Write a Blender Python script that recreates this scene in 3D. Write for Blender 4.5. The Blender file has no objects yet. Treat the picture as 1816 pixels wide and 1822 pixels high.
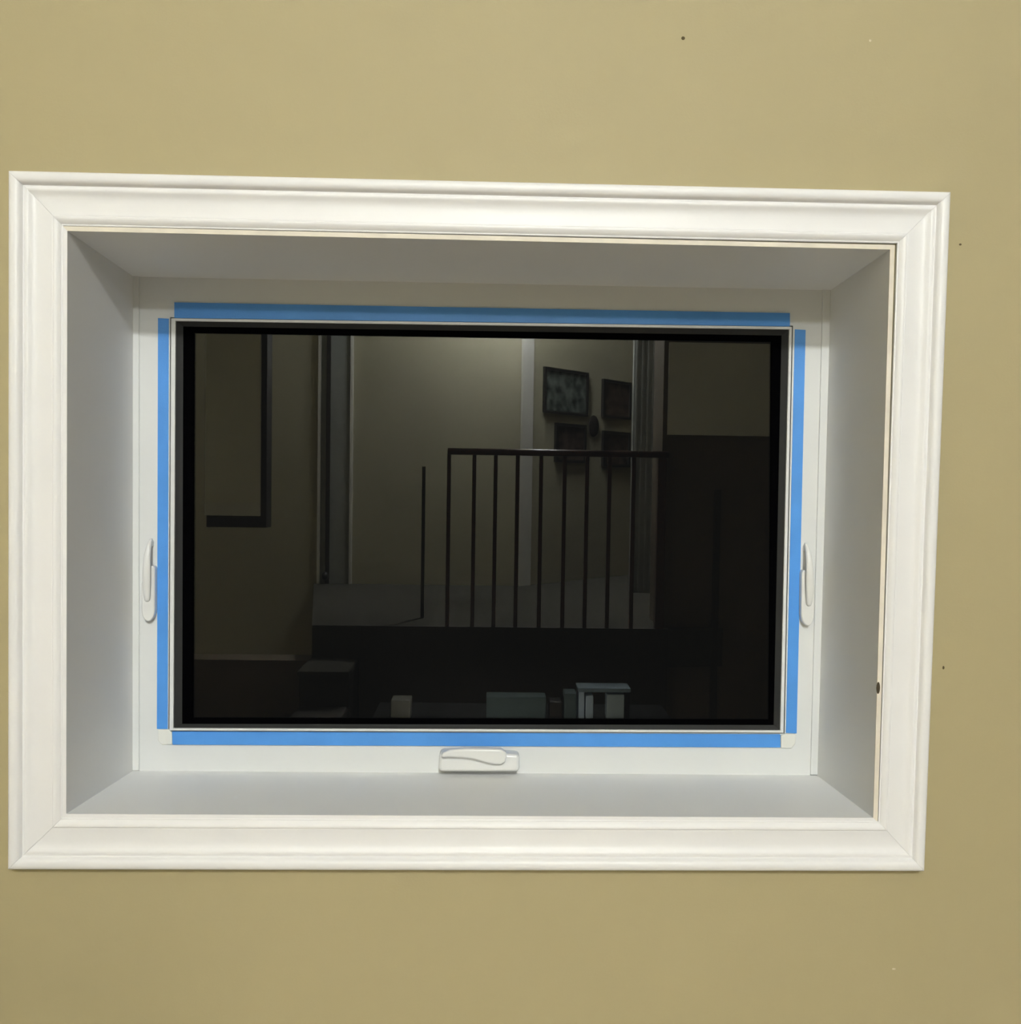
import bpy, bmesh, math, random
from mathutils import Vector, Matrix
random.seed(3)
C = bpy.context.scene
COL = C.collection
# ------------------------------------------------------------------ camera
ZC = 1.65                      # eye height over the lower floor
F, CX, CY = 1600.0, 908.0, 911.0
W, H = 1816, 1822
CAMD = 1.323
a_, b_, c_ = math.radians(-1.92), math.radians(-1.46), math.radians(-0.87)
ROT = Matrix.Rotation(b_, 3, 'Z') @ Matrix.Rotation(a_, 3, 'X') @ Matrix.Rotation(c_, 3, 'Y')
CAM = Vector((0, -CAMD, ZC))
cam_data = bpy.data.cameras.new('camera')
cam = bpy.data.objects.new('camera', cam_data); COL.objects.link(cam)
cam_data.sensor_fit = 'HORIZONTAL'; cam_data.sensor_width = 36
cam_data.lens = 36 * F / W
cam_data.clip_start = 0.02
m = (ROT @ Matrix.Rotation(math.pi / 2, 3, 'X')).to_4x4()
m.translation = CAM
cam.matrix_world = m
C.camera = cam
# ------------------------------------------------------------------ world and exposure
w = bpy.data.worlds.new('night'); C.world = w; w.use_nodes = True
w.node_tree.nodes['Background'].inputs[0].default_value = (0.012, 0.013, 0.013, 1)
w.node_tree.nodes['Background'].inputs[1].default_value = 0.12
C.view_settings.view_transform = 'Standard'
C.view_settings.look = 'None'
C.view_settings.exposure = 1.54
C.view_settings.gamma = 1.0
C.view_settings.use_curve_mapping = False
C.cycles.use_denoising = True
LAMP_A = dict(loc=(0.34, -4.90, ZC + 2.55), r=0.10, e=440.0)
LAMP_B = dict(loc=(0.20, -4.70, ZC + 1.62), r=0.07, e=262.0)
FILL_LANTERN = dict(loc=(0.05, -1.75, 0.45), r=0.17, e=4.0)  # fill lamp added out of view, lifts the shaded recess
LAMP_COL = (0.95, 0.985, 1.0)

# ------------------------------------------------------------------ measuring helpers
GLASS_Y = 0.246
def ray(px, py):
    return ROT @ Vector(((px - CX) / F, 1.0, -(py - CY) / F))
def P(px, py, y):
    d = ray(px, py); return CAM + d * ((y - CAM.y) / d.y)
def Q(px, py, y):              # where a thing seen mirrored in the pane stands in the room
    d = ray(px, py); g = CAM + d * ((GLASS_Y - CAM.y) / d.y)
    d = Vector((d.x, -d.y, d.z)); return g + d * ((y - g.y) / d.y)

# ------------------------------------------------------------------ materials
def mat(name, col, rough=0.5, spec=0.5, metal=0.0, bump=0.0, bscale=200.0, var=0.0, vscale=3.0, coat=0.0):
    M = bpy.data.materials.new(name); M.use_nodes = True
    nt = M.node_tree; b = nt.nodes['Principled BSDF']
    b.inputs['Base Color'].default_value = (*col, 1)
    b.inputs['Roughness'].default_value = rough
    b.inputs['Specular IOR Level'].default_value = spec
    b.inputs['Metallic'].default_value = metal
    b.inputs['Coat Weight'].default_value = coat
    tc = nt.nodes.new('ShaderNodeTexCoord')
    if var > 0:
        n = nt.nodes.new('ShaderNodeTexNoise'); n.inputs['Scale'].default_value = vscale; n.inputs['Detail'].default_value = 3
        nt.links.new(tc.outputs['Object'], n.inputs['Vector'])
        r = nt.nodes.new('ShaderNodeValToRGB')
        r.color_ramp.elements[0].position = .3; r.color_ramp.elements[1].position = .7
        r.color_ramp.elements[0].color = (*[c * (1 - var) for c in col], 1)
        r.color_ramp.elements[1].color = (*[min(1, c * (1 + var)) for c in col], 1)
        nt.links.new(n.outputs['Fac'], r.inputs['Fac']); nt.links.new(r.outputs['Color'], b.inputs['Base Color'])
    if bump > 0:
        n = nt.nodes.new('ShaderNodeTexNoise'); n.inputs['Scale'].default_value = bscale; n.inputs['Detail'].default_value = 2
        nt.links.new(tc.outputs['Object'], n.inputs['Vector'])
        k = nt.nodes.new('ShaderNodeBump'); k.inputs['Strength'].default_value = bump; k.inputs['Distance'].default_value = 0.001
        nt.links.new(n.outputs['Fac'], k.inputs['Height']); nt.links.new(k.outputs['Normal'], b.inputs['Normal'])
    return M
def wood(name, c1, c2, rough=.45, scale=(3, 3, 40)):
    M = mat(name, c1, rough); nt = M.node_tree; b = nt.nodes['Principled BSDF']
    tc = nt.nodes.new('ShaderNodeTexCoord'); mp = nt.nodes.new('ShaderNodeMapping'); mp.inputs['Scale'].default_value = scale
    n = nt.nodes.new('ShaderNodeTexNoise'); n.inputs['Scale'].default_value = 4; n.inputs['Detail'].default_value = 5
    r = nt.nodes.new('ShaderNodeValToRGB'); r.color_ramp.elements[0].color = (*c1, 1); r.color_ramp.elements[1].color = (*c2, 1)
    nt.links.new(tc.outputs['Object'], mp.inputs[0]); nt.links.new(mp.outputs[0], n.inputs['Vector'])
    nt.links.new(n.outputs['Fac'], r.inputs['Fac']); nt.links.new(r.outputs['Color'], b.inputs['Base Color'])
    return M
PAINT = mat('olive_tan_wall_paint', (0.412, 0.352, 0.196), .62, .35, bump=.12, bscale=260, var=.012, vscale=2.2)
TRIM = mat('white_trim_paint', (0.825, 0.815, 0.81), .42, .45, bump=.10, bscale=120, var=.015, vscale=9)
JAMB = mat('white_jamb_paint', (0.80, 0.80, 0.79), .5, .35, bump=.05, bscale=150)
EDGE = mat('cream_jamb_edge', (0.75, 0.69, 0.58), .6, .3, var=.10, vscale=16)
VINYL = mat('white_vinyl', (0.70, 0.71, 0.70), .38, .5)
HARD = mat('white_hardware', (0.74, 0.74, 0.72), .25, .5)
TAPE = mat('blue_masking_tape', (0.077, 0.295, 0.750), .45, .5, bump=.25, bscale=600, var=.06, vscale=12)
CLIP = mat('translucent_white_plastic', (0.74, 0.74, 0.69), .3, .5)
SEAL = mat('dark_grey_seal', (0.020, 0.0205, 0.0205), .55, .25)
BLACK = mat('black_glazing_bead', (0.0012, 0.0012, 0.0015), .8, .0)
GAP = mat('grey_gap', (0.20, 0.20, 0.19), .8, .1)
KNOT = mat('dark_knot', (0.07, 0.055, 0.035), .8, .1)
SPEC = mat('dark_speck', (0.10, 0.08, 0.04), .8, .1)
SCUFF = mat('pale_scuff', (0.60, 0.54, 0.36), .8, .1)
CEIL = mat('ceiling_white', (0.72, 0.70, 0.64), .8, .2, bump=.3, bscale=80)
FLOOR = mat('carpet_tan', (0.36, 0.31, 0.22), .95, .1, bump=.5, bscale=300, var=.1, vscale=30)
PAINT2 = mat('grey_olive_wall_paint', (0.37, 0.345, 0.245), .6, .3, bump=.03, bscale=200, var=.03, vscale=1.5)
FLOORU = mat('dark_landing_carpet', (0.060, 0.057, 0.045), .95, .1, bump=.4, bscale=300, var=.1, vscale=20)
CASE2 = mat('dull_grey_casing', (0.27, 0.28, 0.255), .45, .4, var=.08, vscale=20)
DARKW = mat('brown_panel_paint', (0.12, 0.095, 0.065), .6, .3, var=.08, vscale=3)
CASE = mat('grey_white_casing', (0.62, 0.61, 0.55), .45, .4)
RAIL = wood('dark_stained_oak', (0.030, 0.008, 0.003), (0.060, 0.017, 0.007), .35)
RAIL.node_tree.nodes['Principled BSDF'].inputs['Specular IOR Level'].default_value = .3
TABLE = mat('black_lacquer', (0.010, 0.009, 0.007), .6, .1)
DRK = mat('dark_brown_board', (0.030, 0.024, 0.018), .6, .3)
CAB = mat('grey_board', (0.80, 0.82, 0.78), .5, .4)
FRAME = mat('dark_picture_frame', (0.02, 0.018, 0.015), .35, .5)
TEAL = mat('pale_blue_plastic', (0.60, 0.76, 0.95), .35, .5)
GREYB = mat('blue_grey_cloth', (0.12, 0.165, 0.175), .8, .2)
GREYB2 = mat('dull_blue_board', (0.22, 0.30, 0.36), .6, .3)
JAR = mat('pale_blue_grey_jar', (0.50, 0.62, 0.68), .35, .5)
PAPER = mat('white_paper', (0.75, 0.78, 0.78), .7, .2)
METAL = mat('brushed_metal', (0.5, 0.48, 0.44), .3, .5, metal=1.0)
ART = mat('murky_landscape_print', (0.10, 0.115, 0.10), .25, .5, var=.75, vscale=14)
BROWNART = mat('murky_brown_print', (0.07, 0.050, 0.036), .3, .4, var=.6, vscale=16)
GLASS = bpy.data.materials.new('window_glass'); GLASS.use_nodes = True
gb = GLASS.node_tree.nodes['Principled BSDF']
gb.inputs['Base Color'].default_value = (1, 1, 1, 1); gb.inputs['Roughness'].default_value = 0.0
gb.inputs['Transmission Weight'].default_value = 1.0; gb.inputs['IOR'].default_value = 1.62
def emit(name, e, col=None):
    M = bpy.data.materials.new(name); M.use_nodes = True
    b = M.node_tree.nodes['Principled BSDF']; b.inputs['Base Color'].default_value = (.8, .8, .8, 1)
    b.inputs['Emission Color'].default_value = (*(col or LAMP_COL), 1); b.inputs['Emission Strength'].default_value = e
    return M

# ------------------------------------------------------------------ object helpers
def link(name, bm, material, parent=None, smooth=False):
    me = bpy.data.meshes.new(name); bmesh.ops.recalc_face_normals(bm, faces=bm.faces)
    bm.to_mesh(me); bm.free(); me.materials.append(material)
    if smooth:
        for p in me.polygons: p.use_smooth = True
    o = bpy.data.objects.new(name, me); COL.objects.link(o)
    if parent:
        o.parent = parent; o.matrix_parent_inverse = parent.matrix_basis.inverted()
    return o
def empty(name, loc):
    o = bpy.data.objects.new(name, None); o.empty_display_size = .1; o.location = loc; COL.objects.link(o); return o
def tag(o, label=None, cat=None, group=None, kind=None):
    if label: o['label'] = label
    if cat: o['category'] = cat
    if group: o['group'] = group
    if kind: o['kind'] = kind
    return o
def box(bm, x0, x1, y0, y1, z0, z1, mtx=None):
    v = [bm.verts.new((x, y, z)) for x in (x0, x1) for y in (y0, y1) for z in (z0, z1)]
    for f in ((0, 1, 3, 2), (4, 6, 7, 5), (0, 4, 5, 1), (2, 3, 7, 6), (0, 2, 6, 4), (1, 5, 7, 3)):
        bm.faces.new([v[i] for i in f])
    if mtx is not None:
        for q in v: q.co = mtx @ q.co
    return v
def boxo(name, x0, x1, y0, y1, z0, z1, material, parent=None, bev=0.0):
    bm = bmesh.new(); box(bm, min(x0, x1), max(x0, x1), min(y0, y1), max(y0, y1), min(z0, z1), max(z0, z1))
    if bev > 0: bmesh.ops.bevel(bm, geom=bm.edges[:], offset=bev, segments=2, affect='EDGES', profile=.5)
    return link(name, bm, material, parent, smooth=False)
def quad_prism(bm, front, y_back):         # front: four Vectors, swept straight back to y_back
    f = [bm.verts.new(p) for p in front]; b = [bm.verts.new((p[0], y_back, p[2])) for p in front]
    bm.faces.new(f); bm.faces.new(b[::-1])
    n = len(f)
    for i in range(n):
        j = (i + 1) % n; bm.faces.new((f[i], b[i], b[j], f[j]))
def ring(bm, loops):                        # loops: lists of four corners, bridged in order, closed round
    L = [[bm.verts.new(p) for p in lp] for lp in loops]
    for k in range(len(L)):
        A, B = L[k], L[(k + 1) % len(L)]
        for i in range(4):
            j = (i + 1) % 4; bm.faces.new((A[i], A[j], B[j], B[i]))
def corners(px, y): return [P(x, yy, y) for x, yy in px]
def bevel_mod(o, wd, seg=3):
    md = o.modifiers.new('bevel', 'BEVEL'); md.width = wd; md.segments = seg; md.limit_method = 'ANGLE'; md.angle_limit = math.radians(35)
    for p in o.data.polygons: p.use_smooth = True
    md2 = o.modifiers.new('wn', 'WEIGHTED_NORMAL'); md2.keep_sharp = True
    return o

# ------------------------------------------------------------------ measured corners (TL, TR, BR, BL)
OUT = [(14, 303), (1692, 341), (1645, 1551), (13, 1548)]
CIN = [(111, 401), (1597, 432), (1563, 1462), (110, 1456)]
JIN = [(120, 411), (1583, 444), (1553, 1455), (118, 1448)]
BCK = [(238, 493), (1477, 517), (1453, 1380), (237, 1372)]
T_OUT, T_IN, T_JAMB = 0.0205, 0.0085, 0.006
YB = 0.235                                   # plane of the window frame
O_ = corners(OUT, -T_OUT); I_ = corners(CIN, -T_IN); J_ = corners(JIN, -T_JAMB); B_ = corners(BCK, YB)

# ------------------------------------------------------------------ wall with its opening
RX0, RX1, RY1 = -3.3, 3.1, -7.2
ZCE = ZC + 2.78
bm = bmesh.new()
hole = [(a + b) * .5 for a, b in zip(I_, J_)]
outer = [Vector((RX0 - .15, 0, ZCE)), Vector((RX1 + .15, 0, ZCE)), Vector((RX1 + .15, 0, -.1)), Vector((RX0 - .15, 0, -.1))]
hl = [Vector((h.x, 0, h.z)) for h in hole]
ring(bm, [outer, hl, [Vector((h.x, .008, h.z)) for h in hole], [Vector((h.x, .008, h.z)) for h in outer]])   # drywall sheet on the window wall
wall_front = tag(link('wall_front', bm, PAINT), kind='structure')
def blob(name, px, py, y, rx, rz, dy, m_, parent):
    c = P(px, py, y); bm = bmesh.new(); bmesh.ops.create_uvsphere(bm, u_segments=14, v_segments=8, radius=1)
    for v in bm.verts: v.co = Vector((c.x + v.co.x * rx, y + v.co.y * dy, c.z + v.co.z * rz))
    return link(name, bm, m_, parent, True)
blob('nail_hole', 1215, 68, 0, .0028, .0026, .0006, SPEC, wall_front)
blob('scuff_mark', 1590, 1724, 0, .003, .0016, .0006, SCUFF, wall_front)
blob('scuff_mark', 1548, 72, 0, .002, .002, .0004, SCUFF, wall_front)
blob('nail_hole', 1708, 435, 0, .002, .0015, .0004, SPEC, wall_front)
blob('scuff_mark', 1678, 1188, 0, .0016, .0026, .0004, SPEC, wall_front)

# ------------------------------------------------------------------ casing, four mitred pieces with a moulded profile
# (share of the width from the inner edge, thickness)
PROF = [(0, .002), (0, .0068), (.012, .0074), (.022, .0075), (.030, .0070), (.038, .0078), (.060, .0092), (.090, .0108), (.120, .0118),
        (.145, .0122), (.165, .0120), (.178, .0108), (.186, .0094), (.196, .0096), (.215, .0096), (.26, .0091), (.31, .0087), (.37, .0084),
        (.43, .0083), (.49, .0084), (.54, .0088), (.58, .0096), (.615, .0109), (.645, .0124), (.668, .0133), (.690, .0136), (.712, .0134),
        (.735, .0127), (.752, .0120), (.762, .0120), (.770, .0136), (.785, .0164), (.80, .0183), (.825, .0200), (.86, .0211), (.90, .0214),
        (.94, .0212), (.97, .0205), (.99, .0196), (1.0, .0184), (1.0, 0.0)]
def casing(i, j, name):
    bm = bmesh.new(); rows = []
    eps = (I_[j] - I_[i]).normalized() * .0002
    for u, t in PROF:
        r = []
        for k, e in ((i, eps), (j, -eps)):
            q = I_[k].lerp(O_[k], u) + e; r.append(bm.verts.new((q.x, -t, q.z)))
        rows.append(r)
    # back face
    for a, b in zip(rows, rows[1:]): bm.faces.new((a[0], a[1], b[1], b[0]))
    bm.faces.new((rows[-1][0], rows[-1][1], rows[0][1], rows[0][0]))
    bm.faces.new([r[0] for r in rows]); bm.faces.new([r[1] for r in rows][::-1])
    o = link(name, bm, TRIM)
    for p in o.data.polygons: p.use_smooth = len(p.vertices) == 4
    o.data.set_sharp_from_angle(angle=math.radians(38))
    return tag(o, kind='structure')
for n, (i, j, lab) in enumerate(((0, 1, 'top'), (1, 2, 'right'), (2, 3, 'bottom'), (3, 0, 'left')), 1):
    o = casing(i, j, 'trim_%d' % n)
    o['label'] = 'white moulded window casing board along the %s of the recess' % lab; o['category'] = 'window casing'

# ------------------------------------------------------------------ window_1: jamb box, frame, sash, glass, hardware
win = tag(empty('window_1', (J_[3].x, 0, J_[3].z)), 'recessed window with black night glass in a white frame', 'window', kind='structure')
names = ('jamb_head', 'jamb_side', 'jamb_sill', 'jamb_side')
TH = .016
def shift(p, q, d): return p
cen = sum(J_, Vector()) / 4
def outw(p, t):
    return Vector((p.x + math.copysign(t, p.x - cen.x), p.y, p.z + math.copysign(t, p.z - cen.z)))
for k in range(4):
    a, b = J_[k], J_[(k + 1) % 4]; c, d = B_[(k + 1) % 4], B_[k]
    c = Vector((c.x, YB + .012, c.z)); d = Vector((d.x, YB + .012, d.z))
    bm = bmesh.new()
    vs = [bm.verts.new(p) for p in (a, b, c, d, outw(a, .0068), outw(b, .0068), outw(c, TH), outw(d, TH))]
    for f in ((0, 1, 2, 3), (7, 6, 5, 4), (0, 4, 5, 1), (1, 5, 6, 2), (2, 6, 7, 3), (3, 7, 4, 0)): bm.faces.new([vs[q] for q in f])
    o = link(names[k], bm, JAMB, win)
    # bare cream front edge of the board
    e = EDGE if k in (0, 1) else TRIM
    bm = bmesh.new(); f = [a, b, outw(b, .0068), outw(a, .0068)]
    f = [Vector((p.x, p.y - .0004, p.z)) for p in f]
    quad_prism(bm, f, a.y + .0008); link('jamb_edge', bm, e, win)
kn = blob('wood_knot', 1562, 1224, -T_JAMB - .0004, .0028, .009, .0008, KNOT, win)

# frame face: ring from the jamb to the sash, with thin side stops
def pxring(A, ya, B, yb, yback, name, m_, parent=win, bev=0):
    bm = bmesh.new(); a = corners(A, ya); b = corners(B, yb)
    ring(bm, [a, b, [Vector((p.x, yback, p.z)) for p in b], [Vector((p.x, yback, p.z)) for p in a]])
    o = link(name, bm, m_, parent)
    if bev: bevel_mod(o, bev)
    return o
S_OUT = [(304, 566), (1409, 581), (1394, 1304), (301, 1300)]   # outside of the sash bead
S_INN = [(312, 571), (1404, 586), (1388, 1300), (308, 1296)]
S_2 = [(326, 581), (1390, 597), (1376, 1290), (324, 1288)]
S_3 = [(345, 592), (1372, 608), (1368, 1281), (343, 1278)]
FR = [(248, 488), (1464, 512), (1441, 1380), (248, 1372)]
G_OUT = [(302.5, 564.5), (1410.5, 579.5), (1395.5, 1305.5), (299.5, 1301.5)]
pxring(FR, YB, G_OUT, YB, YB + .03, 'window_frame', VINYL)
for (x0, x1, x2, x3, yb_) in ((236, 247.2, 247.2, 235, 1371), (1464.8, 1479, 1455, 1441.8, 1379)):
    bm = bmesh.new()
    f = [P(x0, 480, YB - .003), P(x1, 480, YB - .003), P(x2, yb_, YB - .003), P(x3, yb_, YB - .003)]
    quad_prism(bm, f, YB + .01); o = link('side_stop', bm, VINYL, win); bevel_mod(o, .0012)
sash = pxring(S_OUT, YB - .003, S_INN, YB - .003, YB + .030, 'sash_frame', VINYL, bev=.0010)
def inner(A, ya, B, yb, name, m_, parent):
    bm = bmesh.new(); a = corners(A, ya); b = corners(B, yb)
    ring(bm, [a, b, [Vector((p.x, yb + .004, p.z)) for p in b], [Vector((p.x, yb + .004, p.z)) for p in a]])
    return link(name, bm, m_, parent)
inner(S_INN, YB + .000, S_2, YB + .006, 'glazing_seal', SEAL, sash)
inner(S_2, YB + .006, S_3, YB + .008, 'glazing_bead', BLACK, sash)
g = corners([(320, 577), (1394, 592), (1380, 1294), (318, 1291)], GLASS_Y)
bm = bmesh.new(); quad_prism(bm, g, GLASS_Y + .004); link('glass_pane', bm, GLASS, sash)
# gap between frame and sash
pxring(G_OUT, YB + .004, S_OUT, YB + .004, YB + .02, 'weather_seal', GAP)

# corner clips below the ends of the tape
def slab(name, pts, y0, y1, m_, parent=None, bev=0.0):
    bm = bmesh.new(); quad_prism(bm, [P(x, yy, y0) for x, yy in pts], y1)
    o = link(name, bm, m_, parent)
    if bev: bevel_mod(o, bev)
    return o
slab('corner_clip', [(281, 1298), (300, 1298), (306, 1304), (306, 1325), (288, 1325), (281, 1318)], YB - .0035, YB + .001, CLIP, win, .001)
slab('corner_clip', [(1389, 1309), (1397, 1306), (1416, 1306), (1415, 1323), (1408, 1332), (1389, 1331)], YB - .0035, YB + .001, CLIP, win, .001)

# side latches: rounded housing with a curved lever
def outline_prism(name, pts, y0, y1, m_, parent, bev, sub=0):
    o = slab(name, pts, y0, y1, m_, parent); 
    md = o.modifiers.new('bevel', 'BEVEL'); md.width = bev; md.segments = 4; md.limit_method = 'ANGLE'; md.angle_limit = math.radians(50)
    for p in o.data.polygons: p.use_smooth = True
    md2 = o.modifiers.new('wn', 'WEIGHTED_NORMAL'); md2.keep_sharp = True
    return o
def arc(cx, cy, rx, ry, a0, a1, n):
    return [(cx + rx * math.cos(math.radians(a0 + (a1 - a0) * k / n)), cy + ry * math.sin(math.radians(a0 + (a1 - a0) * k / n))) for k in range(n + 1)]
def latch(x0, y0, sgn, lean):
    # local outline in pixels of the photograph's left latch; sgn mirrors it
    T = lambda pts: [(x0 + sgn * x + lean * (y - 0), y0 + y) for x, y in pts]
    lt = empty('side_latch', P(*T([(0, 20)])[0], YB)); lt.parent = win; lt.matrix_parent_inverse = win.matrix_basis.inverted()
    house = [(8, -18)] + arc(8, -10, 5, 8, -60, 0, 4) + arc(1, 60, 12, 22, 0, 180, 12) + [(-11, 38), (-11, 15), (-3, -8)]
    outline_prism('latch_housing', T(house), YB - .014, YB, HARD, lt, .0028)
    # lever: curved tapering tube standing off the housing
    path = [(7.5, -66, .0055), (3.5, -56, .013), (.5, -40, .018), (-1.0, -22, .0205), (-1.5, 0, .021), (-1.5, 22, .0195), (-.5, 40, .0165), (0, 47, .014)]
    wid = [2.2, 4.2, 5.6, 6.6, 7.2, 7.0, 5.8, 3.6]
    bm = bmesh.new(); rows = []
    for (x, y, h), wd in zip(path, wid):
        c = P(*T([(x, y)])[0], YB - h); r = []
        for k in range(14):
            an = 2 * math.pi * k / 14; ww = wd / 1030
            r.append(bm.verts.new((c.x + math.cos(an) * ww, c.y + math.sin(an) * .0042, c.z)))
        rows.append(r)
    for a, b in zip(rows, rows[1:]):
        for k in range(14): bm.faces.new((a[k], a[(k + 1) % 14], b[(k + 1) % 14], b[k]))
    bm.faces.new(rows[0]); bm.faces.new(rows[-1][::-1])
    lv = link('latch_lever', bm, HARD, lt, True)
    md = lv.modifiers.new('sub', 'SUBSURF'); md.levels = 1; md.render_levels = 2
    slab('latch_foot', T([(7, -66), (10, -60), (10, -52), (4, -50), (2, -56)]), YB - .005, YB, HARD, lv)
    return lt
latch(262, 1024, 1, 0.0)
latch(1439, 1032, -1, -0.012)

# folding crank handle below the sash
cr = empty('crank_operator', P(852, 1372, YB)); cr.parent = win; cr.matrix_parent_inverse = win.matrix_basis.inverted()
base = arc(787, 1366, 7, 8, 180, 90, 4) + arc(917, 1366, 7, 8, 90, 0, 4) + arc(917, 1350, 7, 7, 0, -90, 4) + [(905, 1342), (800, 1339)] + arc(789, 1347, 8, 8, -90, -180, 4)
outline_prism('crank_cover', base, YB - .030, YB, HARD, cr, .006)
hand = [(783, 1346), (788, 1340), (800, 1335), (830, 1333), (870, 1333), (892, 1334), (900, 1340), (901, 1348), (898, 1357), (891, 1361),
        (880, 1361), (868, 1359), (855, 1355), (840, 1351), (822, 1349), (800, 1348), (788, 1349)]
outline_prism('crank_handle', hand, YB - .042, YB - .026, HARD, cr, .0045)

# ------------------------------------------------------------------ blue masking tape, four strips
TY = YB - .0007
tapes = [('top', [(310, 538), (1405, 557), (1405, 580.5), (310, 565.5)], 'blue masking tape strip above the dark glass, shaded by the recess'),
         ('right', [(1414, 586), (1433, 587), (1417, 1305), (1398, 1304)], 'blue masking tape strip running down the right side of the glass'),
         ('bottom', [(306, 1302), (1388, 1307), (1388, 1330), (307, 1325)], 'blue masking tape strip below the glass above the crank handle'),
         ('left', [(281, 566), (300, 567), (298, 1297), (279, 1297)], 'blue masking tape strip running down the left side of the glass')]
for n, pts, lab in tapes:
    yf = YB - (.0035 if n in ('top', 'bottom') else .0012)
    o = slab('masking_tape', pts, yf, YB - .0001, TAPE)
    tag(o, lab, 'tape', 'blue tape strips around the glass')

# ================================================================== the room behind the camera (seen mirrored in the glass)
ZU = Q(900, 1118, -3.19).z                   # level of the upper floor
def S(o, **k): return tag(o, kind='structure', **k)
S(boxo('floor', RX0, RX1, RY1, 0, -.1, 0, FLOOR))
S(boxo('ceiling', RX0, RX1, RY1, 0, ZCE, ZCE + .1, CEIL))
S(boxo('wall_left', RX0 - .12, RX0, RY1, 0, 0, ZCE, PAINT))
S(boxo('wall_right', RX1, RX1 + .12, RY1, 0, 0, ZCE, PAINT))
S(boxo('wall_back', RX0, RX1, RY1 - .12, RY1, 0, ZCE, PAINT))
yr = -3.19
xl, xr_ = Q(640, 1118, yr).x, Q(1188, 1118, yr).x
xs0, xs1 = Q(527, 1200, -2.8).x, Q(640, 1200, -2.8).x
YL = -5.25
# landing (upper floor) with its dark edge board
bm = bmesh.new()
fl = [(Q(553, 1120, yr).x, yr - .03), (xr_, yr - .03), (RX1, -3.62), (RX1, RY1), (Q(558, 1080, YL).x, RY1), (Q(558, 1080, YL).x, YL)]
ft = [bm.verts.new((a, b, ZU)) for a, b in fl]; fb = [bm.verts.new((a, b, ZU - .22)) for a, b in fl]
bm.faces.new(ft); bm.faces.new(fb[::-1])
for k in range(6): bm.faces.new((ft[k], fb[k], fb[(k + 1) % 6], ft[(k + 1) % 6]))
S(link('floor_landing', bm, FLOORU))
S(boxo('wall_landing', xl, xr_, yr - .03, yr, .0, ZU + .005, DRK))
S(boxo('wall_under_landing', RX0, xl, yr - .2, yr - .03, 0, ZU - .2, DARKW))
# two carpeted steps on the left of the railing
st = empty('trim_steps', (xs0, yr, 0)); S(st)
boxo('step', xs0, xl - .01, yr - .03, yr + .32, 0, ZU - .205, DRK, st)
boxo('tread', xs0 - .01, xl - .01, yr - .03, yr + .345, ZU - .205, ZU - .18, FLOORU, st, .010)
boxo('step', xs0, xl - .01, yr + .34, yr + .62, 0, ZU - .36, DRK, st, .015)
# left rear wall with a door, far left stub
xw0, xw1 = Q(565, 900, YL).x, Q(927, 900, YL).x
S(boxo('wall_rear_center', xw0, xw1, YL - .1, YL, ZU, ZCE, PAINT2))
xa = Q(470, 900, YL).x
S(boxo('wall_rear_left', RX0, xw0, YL - .1, YL, 0, ZCE, PAINT2))
door = S(empty('door_1', (xw0, YL, ZU)))
for x0, x1, d in ((564, 569, .02), (621, 626, .02)):
    boxo('door_frame', Q(x0, 900, YL + d).x, Q(x1, 900, YL + d).x, YL, YL + d, ZU, ZCE - .1, CASE, door)
boxo('door_frame', Q(569, 900, YL).x, Q(621, 900, YL).x, YL, YL + .008, ZU, ZCE - .1, CASE2, door)
boxo('door_panel', Q(580, 900, YL).x, Q(587, 900, YL).x, YL + .008, YL + .03, ZU, ZCE - .1, DRK, door)
bm = bmesh.new(); bmesh.ops.create_uvsphere(bm, u_segments=16, v_segments=10, radius=.026)
kp = Q(578, 1025, YL + .05)
for v in bm.verts: v.co = Vector((v.co.x, v.co.y, v.co.z * 1.3)) + kp
link('door_knob', bm, FRAME, door, True)
# angled wall with the pictures, and its white casings
A0 = Q(927, 900, YL); A0.z = 0; A1 = Q(1125, 900, -6.25); A1.z = 0
dv = (A1 - A0); L = dv.length; ang = math.atan2(dv.y, dv.x)
MW = Matrix.Translation((A0.x, A0.y, 0)) @ Matrix.Rotation(ang, 4, 'Z')     # local x along the wall, +y towards the window
bm = bmesh.new(); box(bm, 0, L, -.1, 0, ZU, ZCE, MW); S(link('wall_rear_angled', bm, PAINT2))
bm = bmesh.new(); box(bm, -.02, .10, 0, .02, ZU, ZCE, MW); S(link('trim_5', bm, CASE))
yc = -4.9
bm = bmesh.new(); x0, x1 = Q(1123, 900, yc).x, Q(1163, 900, yc).x
box(bm, x0, x1, yc - .06, yc, ZU, ZCE)
for k in range(4):
    xx = x0 + (x1 - x0) * (k + .5) / 4; box(bm, xx - .006, xx + .006, yc, yc + .012, ZU, ZCE)
S(link('trim_6', bm, CASE2))
S(boxo('wall_rear_right', x1, Q(1190, 900, yc).x, yc - .9, yc - .05, ZU, ZCE, DRK))  # wall coloured dark to paint the strip of shade beside the column
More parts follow.
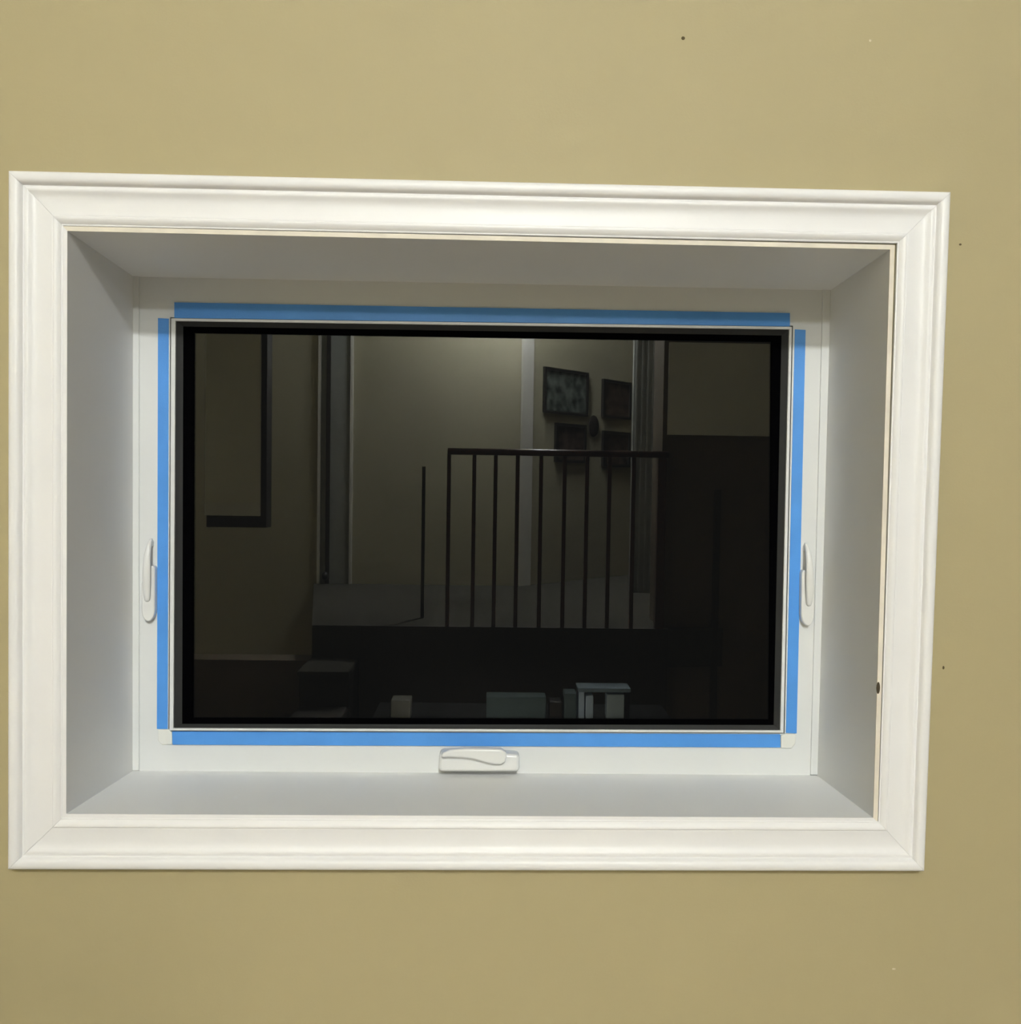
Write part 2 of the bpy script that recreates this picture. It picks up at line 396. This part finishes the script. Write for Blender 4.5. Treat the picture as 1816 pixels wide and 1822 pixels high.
# pictures on the angled wall
def hit(px, py):                              # mirrored pixel onto the angled wall, in its local frame
    p0 = Q(px, py, -1.0); p1 = Q(px, py, -2.0); d = p1 - p0
    n = Vector((-math.sin(ang), math.cos(ang), 0)); t = (Vector((A0.x, A0.y, 0)) - Vector((p0.x, p0.y, 0))).dot(n) / Vector((d.x, d.y, 0)).dot(n)
    q = MW.inverted() @ (p0 + d * t); return q.x, q.z
pics = [((966, 652, 1044, 734), 'framed landscape print on the angled wall, upper left of four', FRAME),
        ((1070, 674, 1120, 742), 'dark framed print on the angled wall, upper right of four', FRAME),
        ((986, 752, 1040, 822), 'brown framed print on the angled wall, lower left of four', FRAME),
        ((1070, 766, 1118, 830), 'brown framed print on the angled wall, lower right of four', FRAME)]
for k, ((px0, py0, px1, py1), lab, mf) in enumerate(pics):
    ax, az = hit(px0, (py0)); bx, _ = hit(px1, py0); _, bz = hit(px0, py1)
    root = empty('picture_frame', MW @ Vector((ax, 0, bz))); tag(root, lab, 'picture', 'pictures on the angled wall')
    fw = .022; bm = bmesh.new()
    for r in ((ax, bx, bz, bz + fw), (ax, bx, az - fw, az), (ax, ax + fw, bz + fw, az - fw), (bx - fw, bx, bz + fw, az - fw)):
        box(bm, r[0], r[1], 0, .025, r[2], r[3], MW)
    link('frame', bm, mf, root)
    bm = bmesh.new(); box(bm, ax + fw, bx - fw, 0, .012, bz + fw, az - fw, MW)
    link('print', bm, ART if k == 0 else BROWNART, root)
ax, az = hit(1045, 738); bx, bz = hit(1063, 778)
bm = bmesh.new(); bmesh.ops.create_uvsphere(bm, u_segments=18, v_segments=10, radius=1)
for v in bm.verts: v.co = MW @ Vector(((ax + bx) / 2 + v.co.x * (bx - ax) / 2, .012 + v.co.y * .012, (az + bz) / 2 + v.co.z * (az - bz) / 2))
tag(link('wall_plaque', bm, DRK, None, True), 'small dark oval plaque hanging between the four pictures', 'plaque')

# stair railing
rl = empty('stair_railing', (xl, yr + .0, ZU)); tag(rl, 'dark stained wooden railing with slim balusters along the landing edge', 'railing')
zt = Q(1000, 808, yr).z
xr0, xr1 = Q(796, 808, yr).x, Q(1190, 808, yr).x
yy = yr - .018
bm = bmesh.new()                               # moulded handrail
prof = [(-.028, -.012), (.028, -.012), (.03, .004), (.022, .018), (.008, .025), (-.008, .025), (-.022, .018), (-.03, .004)]
A = [bm.verts.new((xr0, yy + a, zt + b)) for a, b in prof]; B = [bm.verts.new((xr1, yy + a, zt + b)) for a, b in prof]
for k in range(8): bm.faces.new((A[k], A[(k + 1) % 8], B[(k + 1) % 8], B[k]))
bm.faces.new(A); bm.faces.new(B[::-1]); link('handrail', bm, RAIL, rl, True)
for px in (797, 842, 880, 919, 961, 1003, 1043, 1083, 1126, 1176):
    xx = Q(px, 950, yr).x; wd = .011 if px < 1170 else .024
    boxo('baluster' if px < 1170 else 'newel_post', xx - wd, xx + wd, yy - wd, yy + wd, ZU + .005, zt - .012, RAIL, rl, .003)
# far shorter post of the stair flight
xx = Q(752, 1000, yr - .35).x
rp = boxo('railing_post', xx - .01, xx + .01, yr - .36, yr - .34, ZU, Q(752, 830, yr - .35).z, DRK); tag(rp, 'thin dark post on the landing left of the long railing', 'post')

# left wall cabinet and right hanging board, nearer than the landing
y1 = -2.0
p0, p1 = Q(368, 560, y1), Q(468, 918, y1)
cb = empty('wall_cabinet', (p0.x, y1, p1.z)); tag(cb, 'tall grey cabinet with dark trim and painted shade below mirrored at the left of the glass', 'cabinet')
boxo('body', p0.x, p1.x + .012, y1 - .09, y1 - .002, p1.z - .05, ZCE - .02, DRK, cb)  # dark colour below the door stands in for the shade under it
boxo('door', p0.x, p1.x - .012, y1 - .002, y1 + .016, p1.z, ZCE - .04, CAB, cb)
boxo('door_rail', p0.x, p1.x - .012, y1 + .016, y1 + .022, p1.z, p1.z + .055, PAPER, cb)
bxr = Q(1187, 700, yr).x; q1 = Q(1371, 776, -3.27)
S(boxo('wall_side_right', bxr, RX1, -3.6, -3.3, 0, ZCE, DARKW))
hb = boxo('hanging_board', Q(1190, 700, -3.27).x, q1.x, -3.3, -3.27, q1.z, Q(1371, 612, -3.27).z, CAB); tag(hb, 'plain grey board mirrored at the upper right of the glass', 'board')
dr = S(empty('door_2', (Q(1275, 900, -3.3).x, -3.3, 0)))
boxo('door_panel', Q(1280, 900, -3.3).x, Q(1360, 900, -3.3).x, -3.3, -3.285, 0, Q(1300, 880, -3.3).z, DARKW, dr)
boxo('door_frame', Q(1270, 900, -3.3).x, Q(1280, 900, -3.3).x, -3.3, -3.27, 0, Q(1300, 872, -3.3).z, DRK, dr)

# low side table with small things, mirrored along the bottom of the glass
yt = -2.3
zt2 = Q(900, 1282, yt).z
tb = empty('side_table', (Q(900, 1282, yt).x, yt - .15, 0)); tag(tb, 'low dark side table standing below the railing', 'table')
tx0, tx1 = Q(660, 1282, yt).x, Q(1200, 1282, yt).x
boxo('tabletop', tx0, tx1, yt - .32, yt + .06, zt2 - .025, zt2, TABLE, tb, .004)
for xx in (tx0 + .03, tx1 - .03):
    for y_ in (yt - .28, yt + .02): boxo('leg', xx - .02, xx + .02, y_ - .02, y_ + .02, 0, zt2 - .025, TABLE, tb)
def thing(name, px0, px1, py, m_, lab, cat, y=yt, d=.10, group=None):
    a, b = Q(px0, py, y), Q(px1, py, y)
    o = boxo(name, a.x, b.x, y - d, y, zt2, a.z, m_, None, .006); return tag(o, lab, cat, group)
thing('paper_box', 695, 730, 1246, CASE2, 'small pale box alone at the left end of the side table', 'box')
thing('folded_cloth', 865, 972, 1240, GREYB, 'blue grey folded cloth on the middle of the side table', 'cloth')
thing('small_box', 978, 1000, 1250, DRK, 'small dark box between the folded cloth and the grey carton', 'box')
thing('carton', 1004, 1026, 1234, GREYB, 'small grey carton just left of the open rack on the side table', 'carton')
ra, rb = Q(1030, 1225, yt), Q(1121, 1225, yt)
rk = empty('storage_rack', ((ra.x + rb.x) / 2, yt - .06, zt2)); tag(rk, 'small open pale blue rack with two sides on the right end of the side table', 'rack')
boxo('top_board', ra.x - .004, rb.x + .004, yt - .12, yt, ra.z - .018, ra.z, GREYB2, rk, .003)
boxo('side_panel', ra.x, Q(1040, 1230, yt).x, yt - .12, yt - .002, zt2, ra.z - .018, TEAL, rk, .002)
boxo('side_panel', Q(1113, 1230, yt).x, rb.x, yt - .12, yt - .002, zt2, ra.z - .018, TABLE, rk, .002)
def thing2(name, px0, px1, py, m_, lab, cat):
    a, b = Q(px0, py, yt - .01), Q(px1, py, yt - .01)
    o = boxo(name, a.x, b.x, yt - .08, yt - .01, zt2, a.z, m_, None, .004); return tag(o, lab, cat)
thing2('plastic_tub', 1042, 1056, 1238, TEAL, 'narrow pale blue tub standing inside the small rack on the left', 'tub')
thing2('plastic_jar', 1080, 1111, 1236, JAR, 'wide pale jar standing inside the small rack on the right', 'jar')

# ------------------------------------------------------------------ lamps
def lamp(name, L_, label, rod):
    x, y, z = L_['loc']; r = L_['r']
    root = empty(name, (x, y, ZCE)); tag(root, label, 'lamp')
    bm = bmesh.new(); bmesh.ops.create_uvsphere(bm, u_segments=20, v_segments=12, radius=r)
    for v in bm.verts: v.co += Vector((x, y, z))
    link('globe', bm, emit('lit_globe', L_['e']), root, True)
    bm = bmesh.new(); bmesh.ops.create_cone(bm, cap_ends=True, segments=24, radius1=.07, radius2=.07, depth=.02)
    for v in bm.verts: v.co += Vector((x, y, ZCE - .011))
    link('ceiling_plate', bm, METAL, root)
    bm = bmesh.new(); h = ZCE - .02 - (z + r - .003)
    bmesh.ops.create_cone(bm, cap_ends=True, segments=12, radius1=.008 if rod else .035, radius2=.008 if rod else .035, depth=h)
    for v in bm.verts: v.co += Vector((x, y, z + r - .003 + h / 2))
    link('stem', bm, METAL, root)
lamp('ceiling_lamp', LAMP_A, 'round globe ceiling lamp over the landing', False)
lamp('pendant_lamp', LAMP_B, 'small globe pendant lamp hanging in front of the landing', True)

# added fill lamp, unseen, shaped as a paper lantern, brightens the wall from below
x, y, z = FILL_LANTERN['loc']; r = FILL_LANTERN['r']
root = empty('added_fill_lantern', (x, y, 0)); tag(root, 'added fill light shaped as a round paper lantern, unseen, on the carpet before the side table', 'lamp')
bm = bmesh.new(); bmesh.ops.create_uvsphere(bm, u_segments=28, v_segments=18, radius=r)
for v in bm.verts: v.co += Vector((x, y, z))
link('fill_light_globe', bm, emit('added_fill_glow', FILL_LANTERN['e'], (1.0, 0.93, 0.80)), root, True)
bm = bmesh.new(); bmesh.ops.create_cone(bm, cap_ends=True, segments=24, radius1=.11, radius2=.10, depth=.02)
for v in bm.verts: v.co += Vector((x, y, .01))
link('base', bm, METAL, root)
bm = bmesh.new(); hh = z - r + .004 - .02
bmesh.ops.create_cone(bm, cap_ends=True, segments=12, radius1=.01, radius2=.01, depth=hh)
for v in bm.verts: v.co += Vector((x, y, .02 + hh / 2))
link('stem', bm, METAL, root)

# added unseen hamper, placed to shade the lower left wall from the fill lamp
hx, hy = -0.42, -0.90
hm = empty('shadow_caster_hamper', (hx, hy, 0)); tag(hm, 'added shadow caster shaped as a tall lidded hamper, unseen on the carpet below the window', 'hamper')
def lathe(name, prof, m_, parent, cx, cy, n=32):
    bm = bmesh.new(); rows = [[bm.verts.new((cx + rr * math.cos(2 * math.pi * k / n), cy + rr * math.sin(2 * math.pi * k / n), zz)) for k in range(n)] for rr, zz in prof]
    for a, b in zip(rows, rows[1:]):
        for k in range(n): bm.faces.new((a[k], a[(k + 1) % n], b[(k + 1) % n], b[k]))
    bm.faces.new(rows[0]); bm.faces.new(rows[-1][::-1]); return link(name, bm, m_, parent, True)
WICK = mat('woven_rattan', (0.20, 0.13, 0.07), .7, .3, bump=.6, bscale=90, var=.25, vscale=60)
lathe('basket', [(.17, 0), (.185, .02), (.20, .2), (.215, .45), (.225, .68)], WICK, hm, hx, hy)
lathe('lid', [(.235, .68), (.24, .70), (.23, .72), (.15, .75), (.05, .765), (.02, .78)], WICK, hm, hx, hy)
